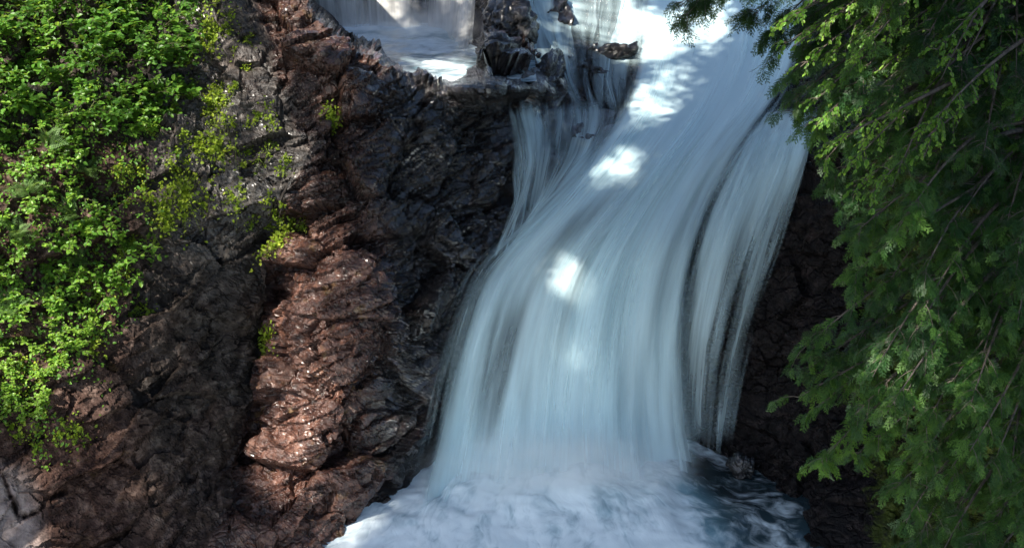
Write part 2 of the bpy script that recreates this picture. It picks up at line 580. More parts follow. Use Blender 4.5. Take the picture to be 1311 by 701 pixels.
# zones
hb = np.interp(PY, [-130, 0, 100, 200, 300, 400, 500, 600, 700, 900], [318, 330, 352, 392, 362, 345, 330, 305, 270, 240])
hb = hb + 22 * (vnoise(np.stack([PY / 40, PY * 0, PY * 0], -1), 3) - 0.5)
hill = smooth(15, -15, PX - hb)                       # 1 on the earthy slope
spur = smooth(-15, 15, PX - hb) * smooth(735, 690, PX) * smooth(-2, 6, PY - CREST[None, :])
pool_up = 1 - mk
rightw = smooth(1020, 1060, PX)
# layered, tilted joints in the spur
a = R(24)
ST = np.array([[math.cos(a), 0, math.sin(a)], [0, 1, 0], [-math.sin(a), 0, math.cos(a)]])
Q = P0 @ ST.T
wq = np.stack([fbm(P0 * 0.8, 3, 60 + k) for k in range(3)], -1)
Qw = Q + 0.16 * wq
h1, e1 = blocks(Qw * np.array([0.75, 0.75, 1.25]), 11, 0.9)
h2, e2 = blocks(Qw * np.array([1.7, 1.7, 2.6]), 31, 0.7)
h3, e3 = blocks(Qw * np.array([4.2, 4.2, 6.6]), 51, 0.7)
f1 = fbm(P0 * 0.55, 5, 70)
f2 = fbm(P0 * 2.4, 5, 80, 0.55)
f3 = fbm(P0 * 7.0, 4, 90, 0.6, True)
amp_rock = 0.66 * h1 + 0.22 * h2 * (.4 + 1.2 * vnoise(P0 * .9, 201)) + 0.065 * h3 * (.2 + 1.6 * vnoise(P0 * 1.3, 202)) - 0.10 * np.exp(-e1 / 0.05) - 0.05 * np.exp(-e2 / 0.06) + 0.05 * f2
soft = 0.30 * h1 + 0.14 * h2 + 0.05 * h3 + 0.24 * f1 + 0.08 * f2 + 0.03 * f3
sand = smooth(0, 30, dcr) * smooth(200, 70, dcr) * smooth(330, 400, PY)     # crumbly red face
zl = Qw[..., 2] * 1.35 + 0.55 * fbm(P0 * 0.5, 3, 210)
zs = Qw[..., 2] * 4.3 + 0.7 * fbm(P0 * 1.1, 3, 215)
saw = lambda z: (z - np.floor(z)) - 0.5
lm = smooth(-.25, .25, fbm(P0 * 0.6, 2, 220))
ledge = -0.20 * saw(zl) * (.4 + .6 * lm) - 0.075 * saw(zs) * (1.1 - .8 * lm)      # tilted beds broken into steps
amp_rock = amp_rock * 0.85 + ledge
soft = soft + 0.35 * ledge * smooth(380, 480, PY)
under = smooth(0, 60, PX - np.interp(PY, [0, 200, 280, 360, 450, 600, 700], [640, 640, 615, 560, 535, 500, 480])) * smooth(1075, 1020, PX) * (1 - .8 * smooth(830, 800, PX) * smooth(150, 120, PY))      # stone worn smooth under the water
H = soft * hill + amp_rock * np.clip(1 - hill, 0, 1) * (0.85 - 0.50 * under - 0.3 * rightw)
H = H + sand * 0.05 * f3
def seg_dist(pts):
    d = np.full(PX.shape, 1e3)
    for (xa, ya), (xb, yb) in zip(pts[:-1], pts[1:]):
        t_ = np.clip(((PX - xa) * (xb - xa) + (PY - ya) * (yb - ya)) / ((xb - xa) ** 2 + (yb - ya) ** 2), 0, 1)
        d = np.minimum(d, np.hypot(PX - xa - t_ * (xb - xa), PY - ya - t_ * (yb - ya)))
    return d


cw = seg_dist([(-60, 560), (-20, 585), (3, 607), (12, 630), (26, 664), (48, 655), (62, 640), (84, 628)]) + 3 * f3   # open crack in the pale stone
pale = smooth(60, 20, seg_dist([(-80, 620), (0, 640), (10, 690), (-40, 760)])) * smooth(0, 6, cw)
H = H * (1 - .6 * pale) - 0.16 * np.exp(-(cw / 4.0) ** 2) * (GX < 300)
H = H * (1 - 0.75 * pool_up)
sil = np.exp(-((PY - CREST[None, :]) / 10.0) ** 2) * (GX < 640)[None, :]
H = H * (1 - 0.5 * sil) * (1 - 0.75 * np.exp(-((PX - 645) / 60) ** 2 - ((PY - 113) / 22) ** 2))
PT = P0 + N0 * H[..., None]
NT0 = grid_normals(PT)
if (NT0 * (CAM - PT)).sum(-1).mean() < 0:
    NT0 = -NT0
NTs = norm(np.stack([blur(NT0[..., k], 5) for k in range(3)], -1))


def lut(A, px, py):
    """bilinear look-up in a relief grid"""
    px = np.asarray(px, float); py = np.asarray(py, float)
    u = np.clip((px - GX[0]) / STEP, 0, len(GX) - 1.001)
    v = np.clip((py - GY[0]) / STEP, 0, len(GY) - 1.001)
    i, j = u.astype(int), v.astype(int)
    fu, fv = u - i, v - j
    if A.ndim == 3:
        fu, fv = fu[..., None], fv[..., None]
    return (A[j, i] * (1 - fu) * (1 - fv) + A[j, i + 1] * fu * (1 - fv) + A[j + 1, i] * (1 - fu) * fv + A[j + 1, i + 1] * fu * fv)


# colour kinds of the stone: red rhyolite on the spur, grey-brown earth on the slope, black wet stone by the falls; right wall blackened to stand for deep shade
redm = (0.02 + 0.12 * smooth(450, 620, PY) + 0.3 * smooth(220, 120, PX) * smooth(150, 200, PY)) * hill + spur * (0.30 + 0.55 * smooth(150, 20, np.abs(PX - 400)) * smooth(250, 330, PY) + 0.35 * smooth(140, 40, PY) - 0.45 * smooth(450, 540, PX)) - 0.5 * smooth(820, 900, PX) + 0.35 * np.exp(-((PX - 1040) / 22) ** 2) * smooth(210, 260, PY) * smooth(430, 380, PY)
redm = np.clip(redm, -.5, 1)
wetm = np.clip(0.30 * spur + 0.75 * smooth(440, 520, PX) * smooth(900, 820, PX) + 0.35 * hill * smooth(150, 260, PX) * smooth(420, 250, PY), 0, 1)
moss_shade_m = np.clip(hill * (0.62 - 0.0016 * np.maximum(PX, 0) - 0.0003 * PY) + 0.75 * smooth(1075, 1130, PX), 0, 1)  # moss on the slope; on the right wall a painted dimming of sunlit gaps
ATT = {'pale': pale.ravel(), 'red': redm.ravel(), 'wet': wetm.ravel(), 'moss': moss_shade_m.ravel()}


def terrain_piece(name, fmask, mat, label, cat):
    F = grid_faces(len(GY), len(GX))[fmask.ravel()]
    u, inv = np.unique(F, return_inverse=True)
    me = mesh(name, PT.reshape(-1, 3)[u], inv.reshape(-1, 4), False, {k: v[u] for k, v in ATT.items()})
    o = link(name, me, None, mat)
    return tag(o, label, cat, None, 'structure')


FX = PX[:-1, :-1] + STEP / 2
HBf = hb[:-1, :-1]
terrain_piece('hillside', FX < HBf, M_HILL, 'steep earthy slope with wet stony ground left of the red rock', 'hillside')
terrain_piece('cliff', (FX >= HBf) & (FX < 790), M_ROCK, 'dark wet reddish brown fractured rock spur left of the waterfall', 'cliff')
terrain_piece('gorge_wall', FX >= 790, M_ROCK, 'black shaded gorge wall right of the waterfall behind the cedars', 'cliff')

# ------------------------------------------------------------------ water
def curve(pts, t):
    p = np.array(pts, float)
    d = np.r_[0, np.cumsum(np.linalg.norm(np.diff(p, axis=0), axis=1))]
    d /= d[-1]
    n = 200
    tt = np.linspace(0, 1, n)
    X = np.stack([np.interp(tt, d, p[:, k]) for k in (0, 1)], -1)
    ker = np.ones(17) / 17
    for _ in range(2):
        Xp = np.pad(X, [(8, 8), (0, 0)], mode='reflect', reflect_type='odd')
        X = np.stack([np.convolve(Xp[:, k], ker, 'valid') for k in (0, 1)], -1)
    return np.stack([np.interp(t, tt, X[:, k]) for k in (0, 1)], -1)


YS = blur(Y0, 10)
YR = blur(Y0, 3)


def sheet(L, Rr, ns, ntt, off, dens, seed, ripple=0.06, edge=0.10, base=None, endfade=(0.0, 0.0), wander=0.0):
    t = np.linspace(0, 1, ntt)
    Lc, Rc = curve(L, t), curve(Rr, t)
    s = np.linspace(0, 1, ns)
    S, T = np.meshgrid(s, t)
    S2 = S + wander * fbm(np.stack([S * 9, T * 3, S * 0 + seed], -1), 3, seed)
    px = Lc[:, None, 0] + S2 * (Rc - Lc)[:, None, 0]
    py = Lc[:, None, 1] + S2 * (Rc - Lc)[:, None, 1]
    Yr = lut(YS if base is None else base, px, py)
    o = off(S, T) if callable(off) else off + 0 * S
    Yw = Yr - o
    P = at(px, py, Yw)
    width = np.linalg.norm(P[:, -1] - P[:, 0], axis=-1).mean()
    seg = np.linalg.norm(np.diff(P, axis=0), axis=-1).mean(1)
    ln = np.r_[0, np.cumsum(seg)]
    U = S * width
    V = np.repeat(ln[:, None], ns, 1)
    rp = fbm(np.stack([U * 1.6, V * 0.30, U * 0 + seed], -1), 2, seed) * ripple * 1.2 + fbm(np.stack([U * 5, V * 0.4, U * 0 + seed], -1), 2, seed + 5) * ripple * 0.15
    P[..., 1] -= rp
    e = smooth(0, edge, S) * smooth(1, 1 - edge, S)
    d = dens(S, T, U, V) if callable(dens) else dens + 0 * S
    if endfade[0]: e = e * smooth(0, endfade[0], T)
    if endfade[1]: e = e * smooth(1, 1 - endfade[1], T)
    D = np.clip(d, 0, 2) * (0.15 + 0.85 * e) * smooth(0, 0.05, e)
    flow = np.stack([U, V, U * 0 + seed * 3.7], -1)
    return P.reshape(-1, 3), grid_faces(ntt, ns), {'dens': D.ravel(), 'flow': flow.reshape(-1, 3)}


def join(parts):
    VV, FF, off = [], [], 0
    A = {}
    for V, F, a in parts:
        VV.append(V); FF.append(F + off); off += len(V)
        for k, v in a.items(): A.setdefault(k, []).append(v)
    return np.concatenate(VV), np.concatenate(FF), {k: np.concatenate(v) for k, v in A.items()}


W_MAIN = water_mat('white_water', 1.3, 3.6, 10.0, 1.5, lo=0.10, hi=0.98)
W_VEIL = water_mat('water_veil', 1.8, 6.0, 18.0, 2.6, lo=0.25, hi=1.15, amax=0.8)
W_THIN = water_mat('thin_cascade', 2.6, 8.0, 22.0, 3.2, lo=0.22, hi=1.25, amax=0.85)
W_RAPID = water_mat('rapid_water', 2.2, 5.0, 12.0, 2.8, lo=0.22, hi=1.20, amax=0.9, vs=0.9)
W_SOFT = water_mat('soft_fall', 1.6, 5.0, 14.0, 2.6, lo=0.1, hi=1.0, tint=(0.80, 0.80, 0.77))

ML = [(815, -120), (815, -20), (815, 60), (790, 150), (735, 220), (672, 285), (608, 345), (582, 420), (562, 500), (545, 580), (530, 640), (522, 670)]
MR = [(1050, -120), (1045, -20), (1040, 60), (1010, 125), (955, 190), (915, 270), (893, 350), (885, 430), (888, 520), (905, 600), (915, 640), (918, 670)]


def dark_bands(S, T, U, V, seed, amt, f=1.3):
    n = fbm(np.stack([U * f, V * 0.14, U * 0 + seed], -1), 3, seed)
    return -amt * smooth(0.05, 0.5, n)


def main_d(S, T, U, V):
    d = 1.10 + 0 * S
    d = d + dark_bands(S, T, U, V, 41, 0.42, 1.0) * smooth(0.30, 0.55, T) * smooth(0.98, 0.8, T)
    d = d - 0.46 * smooth(0.66, 0.97, S) * smooth(0.18, 0.34, T) * smooth(1.0, 0.85, T)
    d = d - 0.32 * np.exp(-((S - 0.25) / 0.09) ** 2) * smooth(0.62, 0.72, T) * smooth(0.95, 0.85, T)
    return d


bul = lambda S, T: 0.25 + 0.28 * smooth(0.5, 0.2, T) + 0.55 * np.sin(np.pi * np.clip(S, 0, 1)) ** 0.8 * smooth(0.1, 0.5, T) + 0.35 * smooth(0.6, 1, T)
parts = [sheet(ML, MR, 220, 260, bul, main_d, 1, 0.16, 0.13, endfade=(0, 0.06), wander=0.018)]
V, F, A = join(parts)
wf = empty('waterfall', at(720, 640, 23.2))


def part_at(name, V, F, A, mat, root, sm=True):
    me = mesh(name, V - np.array(root.location), F, sm, A)
    return link(name, me, root, mat)


part_at('main_curtain', V, F, A, W_MAIN, wf)
V, F, A = join([
    sheet([(p[0] + 8, p[1]) for p in ML], [(p[0] + 14, p[1]) for p in MR], 200, 220, lambda S, T: bul(S, T) + 0.22,
          lambda S, T, U, V: 0.40 + 0.12 * smooth(0.3, 0.9, T), 2, 0.22, 0.10),
    sheet([(p[0] - 22, p[1]) for p in ML[3:]], [(p[0] + 40, p[1]) for p in ML[3:]], 70, 200, lambda S, T: 0.28 + 0.3 * S,
          lambda S, T, U, V: 0.55 + 0 * S, 3, 0.10, 0.35, endfade=(0.15, 0.25)),
])
part_at('spray_veil', V, F, A, W_VEIL, wf)
# right-hand strands over the dark shoulder
V, F, A = join([
    sheet([(985, 130), (950, 180), (905, 260), (880, 340), (866, 430), (862, 520), (866, 600)],
          [(1052, 130), (1046, 175), (1034, 225), (1012, 300), (985, 380), (962, 460), (945, 560), (940, 590)],
          170, 200, lambda S, T: 0.22 + 0.25 * np.sin(np.pi * S),
          lambda S, T, U, V: 0.80 - 0.30 * smooth(0.2, 0.75, T) + 0.25 * smooth(0.3, 0.0, T) - 0.10 * smooth(.5, 1, S), 4, 0.12, 0.10, endfade=(0.05, 0.12), wander=0.03),
    sheet([(960, 140), (925, 200), (885, 290), (862, 380), (852, 480), (852, 600)],
          [(1050, 150), (1036, 215), (1000, 300), (965, 400), (935, 500), (925, 600)],
          150, 160, lambda S, T: 0.42 + 0.25 * np.sin(np.pi * S),
          lambda S, T, U, V: 0.60 - 0.28 * smooth(0.2, 0.8, T), 5, 0.12, 0.15, endfade=(0.08, 0.10), wander=0.03),
])
part_at('side_strand', V, F, A, W_VEIL, wf)
tag(wf, 'broad silky white waterfall pouring down the middle between rock spur and cedars', 'waterfall', None, 'structure')

# cascade over the left shoulder
V, F, A = join([
    sheet([(640, 128), (648, 165), (655, 210), (652, 260), (640, 300), (628, 335)],
          [(812, 110), (808, 150), (785, 195), (745, 240), (705, 280), (660, 325)],
          150, 130, 0.34, lambda S, T, U, V: 0.62 + 0.06 * T + dark_bands(S, T, U, V, 77, 0.25, 1.6), 6, 0.10, 0.06, endfade=(0.12, 0.05), wander=0.05),
    sheet([(640, 140), (652, 180), (660, 230), (655, 290), (640, 330)],
          [(720, 140), (715, 190), (705, 230), (690, 280), (665, 320)],
          90, 110, 0.25, lambda S, T, U, V: 0.52 + 0 * T, 7, 0.10, 0.12, endfade=(0.10, 0.05), wander=0.05),
])
RV, RF, RA = join([
    sheet([(690, -60), (690, 0), (700, 60), (720, 110), (740, 150)],
          [(840, -60), (835, 0), (825, 60), (810, 120), (800, 160)],
          130, 160, 0.30, lambda S, T, U, V: 0.64 - 0.25 * smooth(0.35, 0.9, T) + 0.15 * S, 8, 0.08, 0.06, endfade=(0, 0.15), wander=0.12, base=YR),
    sheet([(640, -60), (640, 0), (642, 40), (650, 90), (690, 120)],
          [(705, -60), (710, 0), (725, 40), (735, 90), (750, 120)],
          80, 120, 0.22, lambda S, T, U, V: 0.66 - 0.25 * smooth(0.3, 0.8, T), 9, 0.08, 0.1, endfade=(0, 0.3), wander=0.12, base=YR),
])
cs = link('cascade', mesh('cascade', V, F, True, A), None, W_THIN)
tag(cs, 'thin blue-white cascades trickling over dark ledges left of the main waterfall', 'cascade', None, 'structure')

rp_ = link('rapids', mesh('rapids', RV, RF, True, RA), None, W_RAPID)
tag(rp_, 'broken white water running over dark stones above the thin cascades', 'rapids', None, 'structure')

# upper fall into the upper pool
V, F, A = join([
    sheet([(330, -125), (360, -60), (372, 0), (380, 60)], [(612, -125), (612, -60), (610, 0), (606, 66)], 200, 80, 0.30,
          lambda S, T, U, V: 0.66 + dark_bands(S, T, U, V, 91, 0.5, 1.1) - 0.28 * np.exp(-((S - 0.62) / 0.16) ** 2), 11, 0.04, 0.05, base=YB),
    sheet([(380, -125), (385, 0), (395, 60)], [(620, -125), (614, 0), (606, 66)], 160, 70, 0.45,
          lambda S, T, U, V: 0.42 + 0 * S, 12, 0.05, 0.08, base=YB),
])
uf = link('upper_waterfall', mesh('upper_waterfall', V, F, True, A), None, W_SOFT)
tag(uf, 'small pale waterfall dropping into the upper pool behind the rock spur', 'waterfall', None, 'structure')


def pool(name, x0, x1, y0, y1, nx, ny, zf, foamf, flowf, label):
    X, Yy = np.meshgrid(np.linspace(x0, x1, nx), np.linspace(y0, y1, ny))
    Z = zf(X, Yy)
    P = np.stack([X, Yy, Z], -1)
    me = mesh(name, P.reshape(-1, 3), grid_faces(ny, nx)[:, ::-1], True, {'foam': foamf(X, Yy).ravel(), 'flow': flowf(X, Yy).reshape(-1, 3)})
    o = link(name, me, None, M_POOL)
    return tag(o, label, 'pool', None, 'structure')


M_POOL = pool_mat('pool_water')
FT = at(720, 640, 23.2)


def low_z(X, Y):
    foot = np.exp(-((X - 0.4) / 3.5) ** 2) * smooth(20.6, 23.2, Y)
    n = fbm(np.stack([X * 0.9, Y * 0.9, X * 0], -1), 4, 120, 0.5)
    n2 = fbm(np.stack([X * 2.2, Y * 2.2, X * 0], -1), 2, 130)
    return 0.45 + foot * (0.34 + 0.13 * n + 0.06 * n2) + 0.06 * n + 0.015 * n2 + 0.008 * fbm(np.stack([X * 6, Y * 6, X * 0], -1), 3, 140)


def low_foam(X, Y):
    r = X - np.interp(Y, [18, 21, 22.5, 24], [4.1, 3.5, 3.3, 2.9])
    return 0.92 - 0.62 * smooth(-0.6, 0.8, r) + 0.08 * smooth(23.5, 21, Y)


pool('plunge_pool', -7, 8, 14, 25.2, 330, 260, low_z, low_foam,
     lambda X, Y: np.stack([np.arctan2(X - 0.4, 26.5 - Y) * 9.0 + 0.5 * fbm(np.stack([X, Y, X * 0], -1), 2, 160), np.hypot(X - 0.4, 26.5 - Y) * 0.9, X * 0], -1), 'foaming white plunge pool at the foot of the waterfall')
pool('upper_pool', -9, 0.5, 28.3, 36, 220, 180,
     lambda X, Y: 7.09 + 0.05 * fbm(np.stack([X * 1.5, Y * 1.2, X * 0], -1), 4, 150) + 0.10 * smooth(33, 34.2, Y),
     lambda X, Y: 0.62 + 0.25 * smooth(31.5, 34, Y) - 0.05 * smooth(31, 29, Y),
     lambda X, Y: np.stack([X * 0.7, Y * 0.9, X * 0 + 5], -1), 'milky upper pool beyond the crest of the rock spur')

# ------------------------------------------------------------------ boulders
from mathutils import Vector, noise as _mn
import bmesh


def boulder(px, py, Y, size, seed, label, sq=(1, 1, 1), red=-0.3):
    bm = bmesh.new()
    bmesh.ops.create_icosphere(bm, subdivisions=5, radius=1.0)
    V = np.array([v.co[:] for v in bm.verts])
    F = np.array([[v.index for v in f.verts] for f in bm.faces])
    bm.free()
    h, e = blocks(V * 1.5 + seed * 3.1, seed, 0.9)
    h2_, e2_ = blocks(V * 3.6 + seed * 3.1, seed + 9, 0.9)
    r = 1 + 0.24 * h + 0.10 * h2_ + 0.05 * fbm(V * 2.5 + seed, 4, seed) - 0.06 * np.exp(-e / 0.06)
    V = V * r[:, None] * np.array(sq) * size
    o = link('boulder', mesh('boulder', V, F, True, {'pale': np.zeros(len(V)), 'red': np.full(len(V), red), 'wet': np.full(len(V), 0.8), 'moss': np.zeros(len(V))}), None, M_ROCK)
    o.location = at(px, py, Y)
    o.rotation_euler = (0.2 * seed, 0.1 * seed, 0.7 * seed)
    return tag(o, label, 'boulder')


boulder(652, 34, 31.2, 0.62, 3, 'dark wet boulder at the right end of the upper pool', (0.95, 0.9, 1.0))
boulder(768, 80, 31.75, 0.50, 4, 'dark boulder laced with thin streams beside the top of the main waterfall', (1.7, 0.9, 0.6))
boulder(700, 100, 29.9, 0.55, 6, 'broad flat dark rock between the two thin cascades', (1.35, 0.9, 0.55))
boulder(634, 76, 29.4, 0.46, 12, 'low dark wet rock on the rim of the upper pool below the taller boulder', (1.15, 0.8, 0.72))
boulder(948, 596, 23.75, 0.26, 8, 'small dark rock splashed by foam at the right foot of the waterfall', (1.0, 0.9, 0.8))
boulder(575, 372, 24.6, 0.24, 9, 'small black rock poking out at the left edge of the falling water', (0.8, 0.8, 1.1))

# ------------------------------------------------------------------ leaf templates
_lv = np.array([[0, 0, 0], [0, .5, -.02], [0, 1, -.12], [-.30, .25, .07], [-.28, .68, .05], [.30, .25, .07], [.28, .68, .05]])
_lf = np.array([[0, 1, 3], [1, 4, 3], [1, 2, 4], [0, 5, 1], [1, 5, 6], [1, 6, 2]])


def diamonds(segs):
    """thin flat leaflets: (p, q, width, normal up)"""
    V, F = [], []
    for p, q, wd in segs:
        p, q = np.array(p, float), np.array(q, float)
        d = q - p
        n = np.array([-d[1], d[0], 0.0]); n /= max(np.linalg.norm(n), 1e-6)
        m = p + 0.45 * d
        k = len(V)
        V += [p, m + n * wd, q, m - n * wd]
        F += [[k, k + 1, k + 2], [k, k + 2, k + 3]]
    return np.array(V), np.array(F)


def cedar_spray(seed):
    r = np.random.default_rng(seed)
    seg = [((0, 0, 0), (0, .5, .0), .014), ((0, .45, 0), (0, 1, -.10), .030)]
    for k in range(9):
        y = .08 + .095 * k
        sd = 1 if k % 2 else -1
        L = (.46 * (1 - .55 * y)) * r.uniform(.8, 1.15)
        aa = R(r.uniform(36, 50))
        d = np.array([sd * math.sin(aa), math.cos(aa), 0])
        p = np.array([0, y, -.10 * y * y])
        z = np.array([0, 0, r.uniform(-.16, .05)])
        seg.append((p, p + d * L + z * L, .019))
        for q in (.28, .5, .72):
            for s2 in (-1, 1):
                if r.random() < .15: continue
                ab = aa * sd + s2 * R(r.uniform(30, 42))
                e = np.array([math.sin(ab), math.cos(ab), 0])
                p2 = p + (d + z) * L * q
                seg.append((p2, p2 + e * L * .42 * (1.1 - q * .5) + z * .2, .017))
    return diamonds(seg)


def fern_frond(seed):
    r = np.random.default_rng(seed)
    seg = []
    zc = lambda y: .55 * y - .62 * y * y
    for k in range(13):
        y = .12 + .068 * k
        L = .30 * math.sin(math.pi * min(1, (y + .12)) ** .8) + .03
        for sd in (-1, 1):
            p = np.array([0, y, zc(y)])
            q = p + np.array([sd * L, .10, -.05 + r.uniform(-.02, .02)])
            seg.append((p, q, .022))
            for f in (.35, .65):
                p2 = p + (q - p) * f
                for e in (-1, 1):
                    seg.append((p2, p2 + np.array([sd * .03, e * .055 + .02, 0]), .010))
    for k in range(6):
        y0, y1 = k / 6, (k + 1) / 6
        seg.append(((0, y0, zc(y0)), (0, y1, zc(y1)), .008))
    return diamonds(seg)


SPRAYS = [cedar_spray(k) for k in range(3)]
FRONDS = [fern_frond(k) for k in range(2)]


def rand_unit(r, n):
    return norm(r.normal(size=(n, 3)))


def frames_many(y, z):
    y = norm(y)
    x = norm(np.cross(y, z))
    z = np.cross(x, y)
    return np.stack([x, y, z], 1)


def poisson(poly, n, dmin, r):
    """points of a picture-plane region at least dmin apart"""
    poly = np.array(poly, float)
    lo, hi = poly.min(0), poly.max(0)
    out = []
    for _ in range(n * 40):
        p = lo + r.random(2) * (hi - lo)
        x, y = p
        c = False
        j = len(poly) - 1
        for i in range(len(poly)):
            if (poly[i, 1] > y) != (poly[j, 1] > y) and x < (poly[j, 0] - poly[i, 0]) * (y - poly[i, 1]) / (poly[j, 1] - poly[i, 1]) + poly[i, 0]:
                c = not c
            j = i
        if not c: continue
        if out and np.min(np.linalg.norm(np.array(out) - p, axis=1)) < dmin: continue
        out.append(p)
        if len(out) >= n: break
    return np.array(out)


# ------------------------------------------------------------------ plants of the left slope
def leafy_shrub(px, py, size, seed, label, group, leaf=0.105, tone=0.0, dens=1.0, lean=(0, 0, 0)):
    r = np.random.default_rng(seed)
    base = lut(PT, px, py)
    nrm = norm(lut(NTs, px, py) * 0.8 + np.array([0, 0, 0.9]) + np.array(lean))
    root = empty('leafy_shrub', base)
    tag(root, label, 'shrub', group)
    paths, O, Yd, Zd, S, Va = [], [], [], [], [], []
    ns = int(7 + 5 * size)
    for k in range(ns):
        d = norm(nrm + 0.85 * rand_unit(r, 1)[0])
        L = size * r.uniform(0.6, 1.1)
        p0 = np.zeros(3) - nrm * 0.08
        p1 = p0 + d * L * 0.6 + np.array([0, 0, 0.12 * L])
        p2 = p0 + d * L + np.array([r.normal() * .1, r.normal() * .1, -0.18 * L])
        P = bez(p0, p1, p2, 8)
        paths.append((P, np.linspace(0.010, 0.003, 8)))
        tw = [P]
        for q in range(3):
            i0 = r.integers(2, 6)
            e = norm(d + 0.9 * rand_unit(r, 1)[0])
            T = bez(P[i0], P[i0] + e * L * .22, P[i0] + e * L * .42 - np.array([0, 0, .05 * L]), 6)
            paths.append((T, np.linspace(0.006, 0.002, 6)))
            tw.append(T)
        for T in tw:
            nl = max(4, int((11 if T is P else 8) * dens * (0.6 + .5 * size)))
            for q in range(nl):
                t = r.uniform(.3 if T is P else .15, 1.0) * (len(T) - 1)
                i0 = min(int(t), len(T) - 2)
                p = T[i0] + (T[i0 + 1] - T[i0]) * (t - i0)
                td = norm(T[i0 + 1] - T[i0])
                side = norm(np.cross(td, np.array([0, 0, 1.0])) + 1e-3) * (1 if q % 2 else -1)
                O.append(p)
                Yd.append(td * .5 + side * .9 + r.normal(size=3) * .35 + np.array([0, 0, -.15]))
                Zd.append(np.array([0, -.35, 1.0]) + r.normal(size=3) * .40 + nrm * .3)
                S.append(leaf * r.uniform(.55, 1.2))
                Va.append(np.clip(.42 + tone + r.normal() * .22, 0, 1))
    V, F = scatter(_lv, _lf, np.array(O), frames_many(np.array(Yd), np.array(Zd)), np.array(S))
    link('foliage', mesh('foliage', V, F, False, {'var': np.repeat(Va, len(_lv))}), root, M_LEAF)
    V, F = tubes(paths, 4)
    link('stem', mesh('stem', V, F, True), root, M_STEM)
    return root


def fern(px, py, size, seed, label, group, tone=0.0, nf=9):
    r = np.random.default_rng(seed)
    base = lut(PT, px, py)
    nrm = norm(lut(NTs, px, py) * 0.9 + np.array([0, 0, 0.8]))
    VV, FF, AA, off = [], [], [], 0
    for k in range(nf):
        d = norm(nrm * .8 + 1.0 * rand_unit(r, 1)[0])
        if d @ nrm < 0.1: d = norm(d + nrm * .7)
        T, TF = FRONDS[k % 2]
        V, F = scatter(T, TF, np.zeros((1, 3)), frames_many(d[None], (nrm + .2 * r.normal(size=3))[None]), np.array([size * r.uniform(.7, 1.15)]))
        VV.append(V); FF.append(F + off); off += len(V)
        AA.append(np.full(len(V), np.clip(.45 + tone + r.normal() * .2, 0, 1)))
    o = link('fern', mesh('fern', np.concatenate(VV), np.concatenate(FF), False, {'var': np.concatenate(AA)}), None, M_FERN)
    o.location = base
    return tag(o, label, 'fern', group)


def tuft(px, py, size, seed, label, group=None, n=90, hang=0.0):
    """small bright plant rooted in a crack of the rock face"""
    r = np.random.default_rng(seed)
    base = lut(PT, px, py)
    nn = lut(NTs, px, py)
    nrm = norm(nn + np.array([0, 0, 0.6 - hang]))
    tx = norm(np.cross(nn, np.array([0, 0, 1.0])))
    tz = np.cross(tx, nn)
    sp = r.normal(size=(n, 2)) * np.array([.45, .55]) * size
    sp[:, 1] -= hang * np.abs(r.normal(size=n)) * size
    O = sp[:, :1] * tx + sp[:, 1:] * tz + nn * (r.random((n, 1)) * .35 * size * np.exp(-(sp ** 2).sum(1, keepdims=True) / (size ** 2)))
    Y = rand_unit(r, n) + nrm * .6 - np.array([0, 0, hang])
    Z = nn * .8 + np.array([0, -.1, .7]) + r.normal(size=(n, 3)) * .4
    S = r.uniform(.035, .085, n) * (0.8 + .6 * size)
    V, F = scatter(_lv, _lf, O, frames_many(Y, Z), S)
    va = np.repeat(np.clip(.5 + r.normal(size=n) * .25, 0, 1), len(_lv))
    sw = tx * .004
    st_ = np.stack([np.zeros((n, 3)) - sw, np.zeros((n, 3)) + sw, O], 1).reshape(-1, 3)      # a fine stalk to every leaf
    F = np.concatenate([F, np.arange(3 * n).reshape(-1, 3) + len(V)])
    V = np.concatenate([V, st_]); va = np.concatenate([va, np.full(3 * n, .3)])
    o = link('rock_plant', mesh('rock_plant', V, F, False, {'var': va}), None, M_TUFT)
    o.location = base + nn * .02
    return tag(o, label, 'plant', group)


G_SH = 'leafy shrubs covering the slope'
G_FE = 'ferns among the shrubs'
G_TU = 'small plants in the rock cracks'
# upper thicket: dark glossy leafy shrubs
up = poisson([(-60, -60), (250, -60), (252, 30), (222, 90), (205, 150), (150, 165), (60, 165), (-60, 170)], 46, 38, np.random.default_rng(3))
for i, (x, y) in enumerate(up):
    leafy_shrub(x, y, 0.75, 100 + i, 'dense green leafy shrub in the thicket at the top of the slope', 'shrubs in the upper thicket', 0.105 + .012 * (i % 4), (-.22, -.05, .10)[i % 3], .85)
for i, (x, y, s_) in enumerate([(215, 60, .8), (232, 118, .55), (190, 140, .6), (150, 150, .6)]):
    leafy_shrub(x, y, s_, 200 + i, ['leafy shrub at the right rim of the thicket overhanging the bare wet rock', 'small leafy shrub hanging lowest over the bare rock beside the thicket',
                                     'leafy shrub drooping at the lower right corner of the upper thicket', 'leafy shrub on the lower rim of the upper thicket above the ferns'][i], None, 0.11, .05)
